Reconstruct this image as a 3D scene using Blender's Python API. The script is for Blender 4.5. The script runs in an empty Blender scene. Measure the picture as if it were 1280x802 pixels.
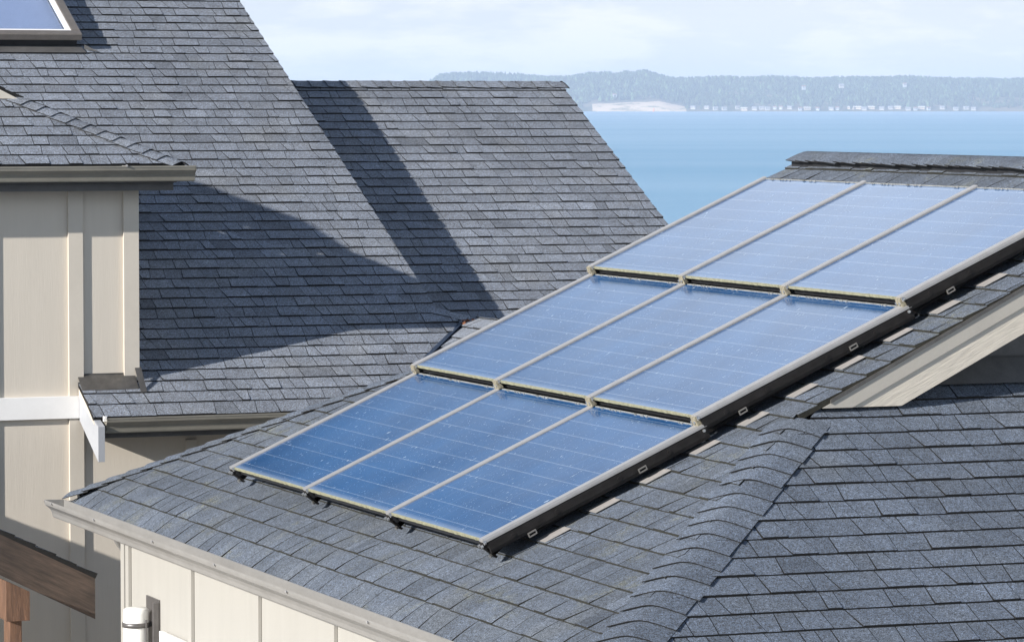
import bpy, math, random
from mathutils import Vector as V
random.seed(7)
S=bpy.context.scene; COL=S.collection
TH=math.atan(.5); CT,ST=math.cos(TH),math.sin(TH)
E_=.143
# ------------------------------------------------------------------ helpers
class MB:
    def __init__(s): s.v=[];s.f=[];s.m=[];s.t=[];s.sm=[]
    def add(s,vs,fs,mat=0,tone=1.,smooth=False):
        b=len(s.v); s.v+= [tuple(p) for p in vs]
        for f in fs: s.f.append([b+i for i in f]); s.m.append(mat); s.t.append(tone); s.sm.append(smooth)
    def box(s,a,b,mat=0,tone=1.):
        x0,y0,z0=a;x1,y1,z1=b
        if x0>x1:x0,x1=x1,x0
        if y0>y1:y0,y1=y1,y0
        if z0>z1:z0,z1=z1,z0
        vs=[(x0,y0,z0),(x1,y0,z0),(x1,y1,z0),(x0,y1,z0),(x0,y0,z1),(x1,y0,z1),(x1,y1,z1),(x0,y1,z1)]
        s.add(vs,[(0,3,2,1),(4,5,6,7),(0,1,5,4),(1,2,6,5),(2,3,7,6),(3,0,4,7)],mat,tone)
    def prism(s,pts,vec,mat=0,tone=1.,smooth=False):
        n=len(pts);p=[V(q) for q in pts];vec=V(vec)
        nr=sum(((p[i]-p[0]).cross(p[(i+1)%n]-p[0]) for i in range(1,n-1)),V((0,0,0)))
        if nr.dot(vec)>0: p=p[::-1]
        vs=p+[q+vec for q in p]
        s.add(vs,[tuple(range(n)),tuple(range(2*n-1,n-1,-1))],mat,tone)
        s.add(vs,[(i,n+i,n+(i+1)%n,(i+1)%n) for i in range(n)],mat,tone,smooth)
    def tube(s,a,b,r,n=12,mat=0,caps=True,r2=None,smooth=True):
        a=V(a);b=V(b);d=(b-a).normalized();u=d.orthogonal().normalized();w=d.cross(u);r2=r if r2 is None else r2
        vs=[a+(u*math.cos(6.28318*i/n)+w*math.sin(6.28318*i/n))*r for i in range(n)]+[b+(u*math.cos(6.28318*i/n)+w*math.sin(6.28318*i/n))*r2 for i in range(n)]
        s.add(vs,[(i,(i+1)%n,n+(i+1)%n,n+i) for i in range(n)],mat,1.,smooth)
        if caps: s.add(vs,[tuple(range(n-1,-1,-1)),tuple(range(n,2*n))],mat)
    def build(s,name,mats,parent=None,off=None,bevel=0):
        me=bpy.data.meshes.new(name); me.from_pydata(s.v,[],s.f)
        if not isinstance(mats,(list,tuple)): mats=[mats]
        for m in mats: me.materials.append(m)
        me.polygons.foreach_set('material_index',s.m); me.polygons.foreach_set('use_smooth',s.sm)
        if any(t!=1. for t in s.t):
            at=me.attributes.new('tone','FLOAT','FACE'); at.data.foreach_set('value',s.t)
        else:
            at=me.attributes.new('tone','FLOAT','FACE'); at.data.foreach_set('value',[1.]*len(s.f))
        me.update()
        o=bpy.data.objects.new(name,me); COL.objects.link(o)
        if parent:
            o.parent=parent
            if off is not None: o.location=-V(off)
        if bevel:
            md=o.modifiers.new('bevel','BEVEL'); md.width=bevel; md.segments=2; md.limit_method='ANGLE'
        return o
def tag(o,label,cat,group=None,kind=None):
    if label:o['label']=label
    if cat:o['category']=cat
    if group:o['group']=group
    if kind:o['kind']=kind
    return o
def empty(name,loc,label,cat,group=None,rot=(0,0,0)):
    o=bpy.data.objects.new(name,None); COL.objects.link(o); o.location=loc; o.rotation_euler=rot
    o.empty_display_size=.2
    return tag(o,label,cat,group)
def copy_tree(o,parent=None):
    c=o.copy(); COL.objects.link(c)
    if parent: c.parent=parent
    for ch in [q for q in bpy.data.objects if q.parent==o]: copy_tree(ch,c)
    return c
# ------------------------------------------------------------------ materials
def mat(name):
    m=bpy.data.materials.new(name); m.use_nodes=True; nt=m.node_tree
    return m,nt,nt.nodes['Principled BSDF']
def nd(nt,t,**k):
    n=nt.nodes.new(t)
    for a,b in k.items():
        if a in n.inputs.keys(): n.inputs[a].default_value=b
        else: setattr(n,a,b)
    return n
def noise(nt,scale,detail=3,vec=None,rough=.5,dim=None):
    n=nd(nt,'ShaderNodeTexNoise'); n.inputs['Scale'].default_value=scale; n.inputs['Detail'].default_value=detail; n.inputs['Roughness'].default_value=rough
    if vec is not None: nt.links.new(vec,n.inputs['Vector'])
    return n.outputs['Fac']
def coord(nt,scale=None,kind='Object'):
    c=nt.nodes.new('ShaderNodeTexCoord').outputs[kind]
    if scale:
        m=nt.nodes.new('ShaderNodeMapping'); m.inputs['Scale'].default_value=scale; nt.links.new(c,m.inputs['Vector']); c=m.outputs['Vector']
    return c
def ramp(nt,fac,a,b,ca=0.,cb=1.,clamp=True):
    m=nt.nodes.new('ShaderNodeMapRange'); m.clamp=clamp
    for i,x in enumerate((a,b,ca,cb)): m.inputs[i+1].default_value=x
    nt.links.new(fac,m.inputs[0]); return m.outputs[0]
def mul(nt,a,b,op='MULTIPLY'):
    m=nt.nodes.new('ShaderNodeMath'); m.operation=op
    for i,x in enumerate((a,b)):
        if isinstance(x,(int,float)): m.inputs[i].default_value=x
        else: nt.links.new(x,m.inputs[i])
    return m.outputs[0]
def mixc(nt,fac,a,b):
    m=nt.nodes.new('ShaderNodeMix'); m.data_type='RGBA'
    if isinstance(fac,(int,float)): m.inputs[0].default_value=fac
    else: nt.links.new(fac,m.inputs[0])
    for i,x in ((6,a),(7,b)):
        if isinstance(x,tuple): m.inputs[i].default_value=(*x,1)
        else: nt.links.new(x,m.inputs[i])
    return m.outputs[2]
def scalec(nt,c,f):
    m=nt.nodes.new('ShaderNodeVectorMath'); m.operation='SCALE'
    if isinstance(c,tuple): m.inputs[0].default_value=c
    else: nt.links.new(c,m.inputs[0])
    if isinstance(f,(int,float)): m.inputs['Scale'].default_value=f
    else: nt.links.new(f,m.inputs['Scale'])
    return m.outputs[0]
def bump(nt,b,h,strength=.3,dist=.002):
    n=nt.nodes.new('ShaderNodeBump'); n.inputs['Strength'].default_value=strength; n.inputs['Distance'].default_value=dist
    nt.links.new(h,n.inputs['Height']); nt.links.new(n.outputs[0],b.inputs['Normal'])
def shingle_mat(name,base,moss=.0):
    m,nt,b=mat(name)
    c=coord(nt)
    at=nt.nodes.new('ShaderNodeAttribute'); at.attribute_name='tone'
    g1=noise(nt,170,3,c,.85); g2=noise(nt,62,3,c,.7); g3=noise(nt,6,4,c,.6); g4=noise(nt,1.1,3,c)
    f=mul(nt,ramp(nt,g1,.34,.66,.02,2.08,False),ramp(nt,g2,.3,.7,.6,1.4,False))
    f=mul(nt,f,ramp(nt,g3,.3,.7,.86,1.14)); f=mul(nt,f,ramp(nt,g4,.3,.7,.9,1.1))
    f=mul(nt,f,at.outputs['Fac'])
    hue=mixc(nt,ramp(nt,noise(nt,170,2,c),.42,.58),(base[0]*1.06,base[1]*1.0,base[2]*.92),(base[0]*.93,base[1]*1.,base[2]*1.1))
    hue=mixc(nt,ramp(nt,noise(nt,2.3,3,c),.5,.75),hue,(base[0]*1.04,base[1]*1.02,base[2]*.98))
    if moss:
        sep=nt.nodes.new('ShaderNodeSeparateXYZ'); nt.links.new(c,sep.inputs[0])
        mk=mul(nt,ramp(nt,noise(nt,3.2,5,c,.65),.54,.72,0,moss),ramp(nt,noise(nt,40,3,c,.6),.4,.6))
        hue=mixc(nt,mk,hue,(.20,.19,.10))
        xb=mul(nt,ramp(nt,sep.outputs[0],-1.72,-1.5),ramp(nt,sep.outputs[0],-1.28,-1.1,1,0))
        st=mul(nt,mul(nt,xb,ramp(nt,sep.outputs[1],2.4,1.7)),ramp(nt,noise(nt,9,4,c,.7),.4,.62,.1,.75))
        hue=mixc(nt,st,hue,(.15,.135,.10))
    nt.links.new(scalec(nt,hue,f),b.inputs['Base Color'])
    b.inputs['Roughness'].default_value=.92; b.inputs['Specular IOR Level'].default_value=.3
    bump(nt,b,g1,.55,.0016)
    return m
M_SH=shingle_mat('grey granule shingle',(.19,.202,.224))
M_SHA=shingle_mat('weathered granule shingle',(.106,.12,.142),.55)
M_SHH=shingle_mat('blue grey granule shingle',(.112,.129,.156))
def simple(name,col,rough=.6,metal=0.,ns=8,var=.12,bs=.2,bd=.001,stretch=None,spec=.5):
    m,nt,b=mat(name); c=coord(nt,stretch)
    n=noise(nt,ns,5,c,.6); n2=noise(nt,ns*9,3,c,.6)
    f=mul(nt,ramp(nt,n,.3,.7,1-var,1+var),ramp(nt,n2,.3,.7,1-var*.5,1+var*.5))
    nt.links.new(scalec(nt,col,f),b.inputs['Base Color'])
    b.inputs['Roughness'].default_value=rough; b.inputs['Metallic'].default_value=metal; b.inputs['Specular IOR Level'].default_value=spec
    if bs: bump(nt,b,n2,bs,bd)
    return m
M_EDGE=simple('black asphalt edge',(.008,.0075,.007),.9,ns=40,var=.3,bs=0)
M_EDGEM=simple('mossy asphalt edge',(.02,.019,.013),.95,ns=14,var=.5,bs=0)
M_UNDER=simple('roofing felt',(.03,.03,.032),.95,bs=0)
M_WALL=simple('beige fibre cement siding',(.60,.54,.455),.6,ns=5,var=.025,bs=.3,bd=.003,stretch=(3.4,3.4,.16))
M_CREAM=simple('cream painted siding',(.37,.355,.322),.55,ns=4,var=.03,bs=.12,bd=.002,stretch=(3,3,.3))
M_TRIM=simple('beige painted trim',(.57,.515,.435),.5,ns=6,var=.03,bs=.1,bd=.001)
M_WHITE=simple('white painted trim',(.82,.80,.77),.5,ns=6,var=.03,bs=.1,bd=.001)
M_RKB=simple('grey white rake paint',(.36,.37,.39),.5,ns=6,var=.05,bs=.1,bd=.001)
M_BTR=simple('taupe barge trim paint',(.40,.37,.32),.5,ns=6,var=.05,bs=.1,bd=.001)
M_LIP=simple('grey outer rail lip',(.25,.245,.24),.45,.2,ns=16,var=.1,bs=.05)
M_WIRE=simple('dull clip metal',(.2,.19,.175),.5,.3,ns=20,var=.2,bs=0)
M_GUT=simple('taupe gutter enamel',(.25,.24,.225),.38,ns=9,var=.1,bs=.05,stretch=(1,.4,1))
M_GUTB=simple('olive brown gutter enamel',(.225,.21,.175),.4,ns=9,var=.12,bs=.05,stretch=(.4,1,1))
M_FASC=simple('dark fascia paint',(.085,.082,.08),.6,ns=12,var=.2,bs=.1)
M_FLASH=simple('bronze step flashing',(.11,.103,.095),.35,.4,ns=14,var=.25,bs=.1)
M_PLATE=simple('aged aluminium plate',(.40,.375,.35),.5,.25,ns=24,var=.14,bs=.1)
M_VALLEY=simple('dark valley metal',(.045,.06,.09),.35,.4,ns=8,var=.3,bs=.1)
M_RAIL=simple('taupe anodised aluminium',(.37,.36,.35),.42,.25,ns=16,var=.07,bs=.05)
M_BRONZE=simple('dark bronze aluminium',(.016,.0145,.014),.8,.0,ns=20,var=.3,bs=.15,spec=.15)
M_BLACK=simple('black enamel',(.018,.018,.02),.5,ns=20,var=.3,bs=.1)
M_BOLT=simple('stainless bolt',(.7,.68,.64),.3,.9,ns=20,var=.1,bs=0)
M_NODE=simple('lichen crusted cast bracket',(.27,.24,.17),.85,ns=60,var=.5,bs=.6,bd=.003)
M_MOSSY=simple('mossy panel edge',(.27,.26,.17),.9,ns=30,var=.3,bs=.5,bd=.003)
M_BEAD=simple('dirty glass edge strip',(.3,.3,.28),.6,ns=120,var=.5,bs=.5,bd=.003)
M_SKF=simple('bronze skylight frame',(.23,.2,.17),.35,.4,ns=12,var=.12,bs=.05)
M_LEAF=simple('dead leaf',(.32,.12,.05),.8,ns=40,var=.4,bs=.3)
M_FROST=simple('frosted white glass',(.85,.84,.80),.35,ns=6,var=.01,bs=0)
M_PEWTER=simple('pewter lamp metal',(.16,.15,.145),.4,.5,ns=20,var=.1,bs=.05)
def wood(name,a,b_,sc,rot=0.):
    m,nt,b=mat(name); co=coord(nt)
    mp=nt.nodes.new('ShaderNodeMapping'); mp.vector_type='TEXTURE'; mp.inputs['Rotation'].default_value=(0,rot,0); nt.links.new(co,mp.inputs[0])
    m2=nt.nodes.new('ShaderNodeMapping'); m2.inputs['Scale'].default_value=sc; nt.links.new(mp.outputs[0],m2.inputs[0]); c=m2.outputs[0]
    n=noise(nt,9,6,c,.65); n2=noise(nt,34,5,c,.7); st=noise(nt,2.2,3,co)
    f=mul(nt,mul(nt,ramp(nt,n,.3,.7),ramp(nt,n2,.25,.75,.5,1.2)),1.)
    col=mixc(nt,f,a,b_); col=mixc(nt,ramp(nt,st,.55,.7,0,.6),col,(a[0]*.8,a[1]*.8,a[2]*.8))
    nt.links.new(col,b.inputs['Base Color']); b.inputs['Roughness'].default_value=.75
    bump(nt,b,n2,.6,.004); return m
M_WOOD=wood('weathered cedar',(.038,.028,.022),(.125,.086,.064),(.6,4,7),math.radians(26.6))
M_WOODP=wood('orange cedar post',(.07,.038,.024),(.23,.12,.068),(5,5,.6))
def barge_mat():
    m,nt,b=mat('rough sawn barge board'); co=coord(nt)
    mp=nt.nodes.new('ShaderNodeMapping'); mp.vector_type='TEXTURE'; mp.inputs['Rotation'].default_value=(0,-TH,0); nt.links.new(co,mp.inputs[0])
    m2=nt.nodes.new('ShaderNodeMapping'); m2.inputs['Scale'].default_value=(6,6,55); nt.links.new(mp.outputs[0],m2.inputs[0])
    n=noise(nt,1.6,6,m2.outputs[0],.7)
    nt.links.new(scalec(nt,(.57,.515,.43),ramp(nt,n,.3,.7,.84,1.1)),b.inputs['Base Color']); b.inputs['Roughness'].default_value=.7
    bump(nt,b,n,.6,.006); return m
M_BARGE=barge_mat()
def glass_mat():
    m,nt,b=mat('blue solar laminate'); co=nt.nodes.new('ShaderNodeTexCoord').outputs['Object']
    oi=nt.nodes.new('ShaderNodeObjectInfo')
    sh=nt.nodes.new('ShaderNodeVectorMath'); sh.operation='ADD'; nt.links.new(co,sh.inputs[0])
    rv=nt.nodes.new('ShaderNodeCombineXYZ'); nt.links.new(mul(nt,oi.outputs['Random'],37.),rv.inputs[0]); nt.links.new(mul(nt,oi.outputs['Random'],91.),rv.inputs[1]); nt.links.new(rv.outputs[0],sh.inputs[1])
    r=sh.outputs[0]
    sep=nt.nodes.new('ShaderNodeSeparateXYZ'); nt.links.new(co,sep.inputs[0]); X,Y=sep.outputs[0],sep.outputs[1]
    def line(src,per,w,off=0.):
        a=mul(nt,mul(nt,src,off,'ADD'),1/per); fr=mul(nt,a,1.,'FRACT'); d=mul(nt,mul(nt,fr,.5,'SUBTRACT'),1.,'ABSOLUTE')
        return ramp(nt,d,w/per/2,w/per/2*1.6+.0008,1,0)
    def stre(sc,lo,hi,det=3):
        mp=nt.nodes.new('ShaderNodeMapping'); mp.inputs['Scale'].default_value=sc; nt.links.new(r,mp.inputs[0])
        return ramp(nt,noise(nt,1.,det,mp.outputs[0],.6),lo,hi)
    base=mixc(nt,ramp(nt,noise(nt,2.2,4,r,.6),.3,.7),(.003,.044,.135),(.008,.073,.205))
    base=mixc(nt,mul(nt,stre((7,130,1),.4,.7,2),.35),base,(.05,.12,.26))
    ln=mul(nt,line(X,.1235,.0042),ramp(nt,noise(nt,40,2,r),.35,.6,.45,.95))
    base=mixc(nt,mul(nt,ln,.36),base,(.38,.44,.52))
    base=mixc(nt,mul(nt,line(Y,.1545,.003,.02),.12),base,(.3,.36,.45))
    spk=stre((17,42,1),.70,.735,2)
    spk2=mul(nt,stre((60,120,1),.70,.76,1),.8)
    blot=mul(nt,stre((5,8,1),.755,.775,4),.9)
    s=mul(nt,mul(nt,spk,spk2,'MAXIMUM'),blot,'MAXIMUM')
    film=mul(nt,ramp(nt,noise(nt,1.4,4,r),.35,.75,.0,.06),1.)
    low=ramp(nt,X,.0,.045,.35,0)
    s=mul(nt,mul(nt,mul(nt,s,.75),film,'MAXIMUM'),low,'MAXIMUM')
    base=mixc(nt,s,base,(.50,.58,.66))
    nt.links.new(base,b.inputs['Base Color'])
    nt.links.new(ramp(nt,s,.0,.7,.13,.45),b.inputs['Roughness'])
    b.inputs['IOR'].default_value=1.5; b.inputs['Sheen Weight'].default_value=.0; b.inputs['Sheen Roughness'].default_value=.35; b.inputs['Sheen Tint'].default_value=(.8,.88,1,1)
    bump(nt,b,noise(nt,2.5,2,r),.03,.003)
    return m
M_PV=glass_mat()
M_BLIND=simple('pleated blind fabric',(.68,.68,.72),.8,ns=6,var=.03,bs=0)
def skyglass():
    m,nt,b=mat('skylight glass'); nt.nodes.remove(b); out=nt.nodes['Material Output']
    tr=nt.nodes.new('ShaderNodeBsdfTransparent'); tr.inputs[0].default_value=(.82,.87,.95,1); gl=nt.nodes.new('ShaderNodeBsdfGlossy'); gl.inputs['Roughness'].default_value=.03
    fr=nt.nodes.new('ShaderNodeLayerWeight'); fr.inputs[0].default_value=.5; mx=nt.nodes.new('ShaderNodeMixShader')
    nt.links.new(mul(nt,mul(nt,fr.outputs['Facing'],3.,'POWER'),.7),mx.inputs[0]); nt.links.new(tr.outputs[0],mx.inputs[1]); nt.links.new(gl.outputs[0],mx.inputs[2]); nt.links.new(mx.outputs[0],out.inputs[0])
    return m
M_SKG=skyglass()
# ------------------------------------------------------------------ shingles
def clip(poly,conv):
    # clip 2D polygon against convex CCW polygon
    out=poly
    n=len(conv)
    for i in range(n):
        (ax,ay),(bx,by)=conv[i],conv[(i+1)%n]
        inp=out; out=[]
        if not inp: return out
        def side(p): return (bx-ax)*(p[1]-ay)-(by-ay)*(p[0]-ax)
        for j in range(len(inp)):
            p,q=inp[j],inp[(j+1)%len(inp)]; sp,sq=side(p),side(q)
            if sp>=0: out.append(p)
            if (sp>=0)!=(sq>=0) and abs(sp-sq)>1e-12:
                t=sp/(sp-sq); out.append((p[0]+(q[0]-p[0])*t,p[1]+(q[1]-p[1])*t))
    return out
def ccw(p):
    a=sum(p[i][0]*p[(i+1)%len(p)][1]-p[(i+1)%len(p)][0]*p[i][1] for i in range(len(p)))
    return p if a>0 else p[::-1]
def shingles(name,O,A,U,polys,mats,parent,off,seed=1,droop=0.,wob=0.,lift=1.,drop_len=.3):
    """O origin (on eave), A unit vector along courses, U unit vector upslope, polys in (a,s)"""
    rnd=random.Random(seed); O,A,U=V(O),V(A),V(U); N=A.cross(U); flip=False
    if N.z<0: N=-N; flip=True
    polys=[ccw(p) for p in polys]
    a0=min(x for p in polys for x,y in p); a1=max(x for p in polys for x,y in p)
    s0=min(y for p in polys for x,y in p); s1=max(y for p in polys for x,y in p)
    mb=MB()
    def P(a,s,h):
        p=O+A*a+U*s+N*h
        if droop and s<drop_len: p=p-V((0,0,1))*droop*(drop_len-s)**2
        if wob: p=p+N*wob*(math.sin(a*1.7+seed)+math.sin(a*.63+s*1.1))
        return p
    def solid(poly,hf,hb,tone,em,tops=True):
        n=len(poly)
        if n<3: return
        top=[P(a,s,hf(a,s)) for a,s in poly]; bot=[P(a,s,hb) for a,s in poly]
        idx=list(range(n))
        if flip: mb.add(top,[idx[::-1]],0,tone)
        else: mb.add(top,[idx],0,tone)
        fs=[(n+i,n+(i+1)%n,(i+1)%n,i) for i in range(n)]
        if flip: fs=[f[::-1] for f in fs]
        mb.add(top+bot,fs,1,1.)
    # deck
    for p in polys:
        ss=[min(y for x,y in p),max(y for x,y in p)]
        cuts=[ss[0]+droop and .06*i for i in range(1,6)] if droop else []
        lv=[ss[0]]+[c for c in cuts if ss[0]<c<ss[1]]+[ss[1]]
        for u,w in zip(lv[:-1],lv[1:]):
            q=clip(p,[(a0-1,u),(a1+1,u),(a1+1,w),(a0-1,w)])
            if len(q)>2:
                top=[P(a,s,-.001) for a,s in q]; bot=[P(a,s,-.02) for a,s in q]; n=len(q); idx=list(range(n))
                mb.add(top,[idx[::-1] if flip else idx],1); mb.add(bot,[idx if flip else idx[::-1]],1)
                fs=[(n+i,n+(i+1)%n,(i+1)%n,i) for i in range(n)]
                mb.add(top+bot,[f[::-1] for f in fs] if flip else fs,1)
    k=int(math.floor(s0/E_))
    while k*E_<s1:
        b0=k*E_; b1=b0+E_+.012; a=a0-rnd.random()*.3; high=rnd.random()<.6; rowj=rnd.uniform(-.0015,.0015)
        skew=rnd.uniform(-.01,.01); g=.0022
        run=0; strip=rnd.uniform(.9,1.08)
        while a<a1:
            w=rnd.choice((.075,.1,.12,.14,.165,.19,.23))*rnd.uniform(.9,1.1)
            run+=w
            if run>1.: run=0; strip=rnd.uniform(.93,1.06)
            sk2=rnd.uniform(-.013,.013)
            hbt=(.0145 if high else .0108)*lift*rnd.uniform(.85,1.2)
            tone=strip*rnd.uniform(.94,1.06)*(1. if high else .9)
            if rnd.random()<.04: tone*=.8
            yj=rowj+rnd.uniform(-.0012,.0012)
            quad=[(a+g+skew,b0+yj),(a+w-g+sk2,b0+yj+rnd.uniform(-.001,.001)),(a+w-g-sk2,b1),(a+g-skew,b1)]
            def hf(x,s,hbt=hbt,b0=b0): return .0015+(hbt-.0015)*max(0.,1-(s-b0)/(E_+.012))
            slabs=[None]
            if droop and b0<drop_len: slabs=[(b0-.01+i*.042,b0-.01+(i+1)*.042) for i in range(4)]
            for p in polys:
                q=clip(quad,p)
                if len(q)<3: continue
                for sl in slabs:
                    r=q if sl is None else clip(q,[(a0-2,sl[0]),(a1+2,sl[0]),(a1+2,sl[1]),(a0-2,sl[1])])
                    if len(r)>2: solid(r,hf,-.0005,tone,1)
            skew=sk2; a+=w
            if rnd.random()<.75: high=not high
        k+=1
    return mb.build(name,mats,parent,off)
def caps(name,P0,P1,d1,d2,mats,parent,off,seed=3,w=.15,e=.143,base=.018,rnd_c=.022,butt=.005):
    """overlapping bent cap shingles from P0 to P1; d1,d2 unit directions down each side"""
    rnd=random.Random(seed); P0,P1,d1,d2=V(P0),V(P1),V(d1),V(d2); L=(P1-P0).length; T=(P1-P0)/L
    Nb=-(d1+d2).normalized()
    if Nb.z<0: Nb=-Nb
    n1=T.cross(d1).normalized(); n1=n1 if n1.dot(Nb)>0 else -n1
    n2=T.cross(d2).normalized(); n2=n2 if n2.dot(Nb)>0 else -n2
    qs=[-1,-.8,-.6,-.4,-.2,0,.2,.4,.6,.8,1]
    mb=MB(); t=0.
    while t<L:
        t1=min(t+e+.04,L+.02); ww=w*rnd.uniform(.95,1.05); tone=rnd.uniform(.86,1.1); lf=rnd.uniform(.55,1.); jl=rnd.uniform(-.003,.003); jr=rnd.uniform(-.003,.003)
        rows=[]
        for tt,h in ((t,base+butt*lf),(t1,base-.008)):
            r=[]
            for q in qs:
                d,n=(d1,n1) if q<0 else (d2,n2)
                n=(n*abs(q)+Nb*(1-abs(q))).normalized()
                p=P0+T*(tt+ (jl if q<0 else jr)*abs(q)) +d*abs(q)*ww+n*h
                p=p-Nb*ww*abs(d.dot(Nb))*(math.sqrt(q*q+.08)-abs(q)-.04)
                r.append(p)
            rows.append(r)
        n=len(qs); vs=rows[0]+rows[1]; fs=[(i,i+1,n+i+1,n+i) for i in range(n-1)]
        # orientation
        a,b,c=vs[0],vs[1],vs[n]
        if (b-a).cross(c-a).dot(Nb)<0: fs=[f[::-1] for f in fs]
        mb.add(vs,fs,0,tone,True)
        # butt edge + side edges
        dn=Nb*-.0045
        lo=[p+dn for p in rows[0]]; mb.add(rows[0]+lo,[(i,i+1,n+i+1,n+i) for i in range(n-1)],1)
        for k in (0,n-1):
            mb.add([rows[0][k],rows[1][k],rows[1][k]+dn,rows[0][k]+dn],[(0,1,2,3)],1)
        lo2=[p+dn for p in rows[1]]; mb.add(lo+lo2,[(i,i+1,n+i+1,n+i) for i in range(n-1)],1)
        t+=e
    return mb.build(name,mats,parent,off)
def gutter(mb,P0,P1,out,w=.105,h=.1,mat=0,t=.004):
    """K style gutter from P0 to P1; P at top back edge, out unit outward"""
    P0,P1,out=V(P0),V(P1),V(out); Z=V((0,0,1)); L=P1-P0
    o=[(0,0),(0,-h),(w*.52,-h),(w*.56,-h*.93),(w*.60,-h*.72),(w*.68,-h*.52),(w*.82,-h*.36),(w*.94,-h*.24),(w*.965,-h*.10),(w*.965,.004),(w,.006),(w,-.004)]
    inn=[(w-.003,-.001),(w-.003,.003),(w*.945,.001),(w*.935,-h*.10),(w*.91,-h*.22),(w*.79,-h*.33),(w*.65,-h*.5),(w*.57,-h*.71),(w*.53,-h+t),(t,-h+t),(t,0)]
    n=len(o)
    pts=[P0+out*a+Z*b for a,b in o+inn]
    mb.prism(pts,L,mat)
    # end caps
    cap=[P0+out*a+Z*b for a,b in o[:10]]
    e=L.normalized()*.004
    mb.prism([p-e*.5 for p in cap],e*-1.,mat); mb.prism([p+L+e*.5 for p in cap],e,mat)
Xv,Yv,Zv=V((1,0,0)),V((0,1,0)),V((0,0,1))
UX=V((CT,0,ST)); UY=V((0,CT,ST)); UXm=V((-CT,0,ST)); UYm=V((0,-CT,ST))
GZ=-5.3
# ================================================================== RIGHT HOUSE
X0,Z0,YF,YN=6.0934,-2.3706,22.77,14.50
YRL,YRR=20.95,16.32; XR=10.18; ZR=Z0+.5*(XR-X0)
XB=2*XR-X0
bl=(8,18.5,GZ)
H1=empty('house',bl,'cream walled house whose grey shingle roof carries the nine solar panels','house')
shA=[M_SHA,M_EDGEM]
# array slope: a along Y (from YN), s upslope along X.  A=Y,U=UX -> N = Y x UX
def sl(x): return (x-X0)/CT
d_=YF-YRL
EX=.062; HG=.07
pA=[[(-.055+HG,-EX),(YF-YN-.04,-EX),(YRL-YN-.04,sl(X0+d_)),(YRR-YN+HG*.3,sl(X0+d_))],
    [(YRR-YN,sl(X0+d_)),(YRL-YN,sl(X0+d_)),(YRL-YN,sl(XR)),(YRR-YN,sl(XR))]]
r1=shingles('roof_slope',(X0,YN,Z0),(0,1,0),UX,pA,shA,H1,bl,seed=11,droop=.55,wob=.0012)
shingles('roof_slope',(XB,YN,Z0),(0,1,0),UXm,pA,shA,H1,bl,seed=12)
# hip faces: near (faces -Y): a along X, s upslope along +Y
WX=XB-X0; dh=16.60-YN
def slh(y): return y/CT
pH=[[(HG,0),(WX-HG,0),(WX-1.82-HG,slh(1.82)),(1.82+HG,slh(1.82))],[(1.82+HG,slh(1.82)),(WX-1.82-HG,slh(1.82)),(WX-dh-HG,slh(dh)),(dh+HG,slh(dh))]]
shingles('roof_slope',(X0,YN,Z0),(1,0,0),UY,pH,[M_SHH,M_EDGE],H1,bl,seed=13,wob=.0012,lift=1.)
shingles('roof_slope',(X0,YF,Z0),(1,0,0),UYm,pH[:1],[M_SHH,M_EDGE],H1,bl,seed=14)
# hip caps
def sidedirs(T,n):  # direction in plane with normal n perpendicular to T
    d=V(n).cross(V(T)).normalized()
    return d if d.z<0 else -d
nA=V((-ST,0,CT)); nHn=V((0,-ST,CT)); nHf=V((0,ST,CT)); nB=V((ST,0,CT))
Tn=V((1,1,.5)).normalized(); Tf=V((1,-1,.5)).normalized()
c0=V((X0,YN,Z0)); c1=c0+V((1,1,.5))*1.80
caps('hip_cap',c0,c1,sidedirs(Tn,nA),sidedirs(Tn,nHn),[M_SHH,M_EDGE],H1,bl,seed=5,w=.155)
c0=V((X0+.03,YF-.03,Z0+.015)); c1=V((X0,YF,Z0))+V((1,-1,.5))*1.85
caps('hip_cap',c0,c1,sidedirs(Tf,nA),sidedirs(Tf,nHf),[M_SHA,M_EDGE],H1,bl,seed=6,w=.13,rnd_c=.012)
Tn2=V((-1,1,.5)).normalized(); c0=V((XB,YN,Z0)); caps('hip_cap',c0,c0+V((-1,1,.5))*1.8,sidedirs(Tn2,nB),sidedirs(Tn2,nHn),[M_SHH,M_EDGE],H1,bl,seed=8,w=.155)
Tn3=V((-1,-1,.5)).normalized(); c0=V((XB,YF,Z0)); caps('hip_cap',c0,c0+V((-1,-1,.5))*1.82,sidedirs(Tn3,nB),sidedirs(Tn3,nHf),[M_SHH,M_EDGE],H1,bl,seed=9,w=.155)
caps('ridge_cap',(XR,YRL-.06,ZR),(XR,YRR-.05,ZR),V((-CT,0,-ST)),V((CT,0,-ST)),[M_SHA,M_EDGE],H1,bl,seed=7,w=.135,e=.125,base=.062,butt=.004,rnd_c=.008)
mb=MB(); mb.prism([(XR-.105,YRL-.05,ZR-.045),(XR,YRL-.05,ZR+.008),(XR+.105,YRL-.05,ZR-.045),(XR+.105,YRL-.05,ZR-.0),(XR,YRL-.05,ZR+.05),(XR-.105,YRL-.05,ZR-.0)],(0,YRR-YRL+.02,0)); mb.build('ridge_vent',M_BLACK,H1,bl)
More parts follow.
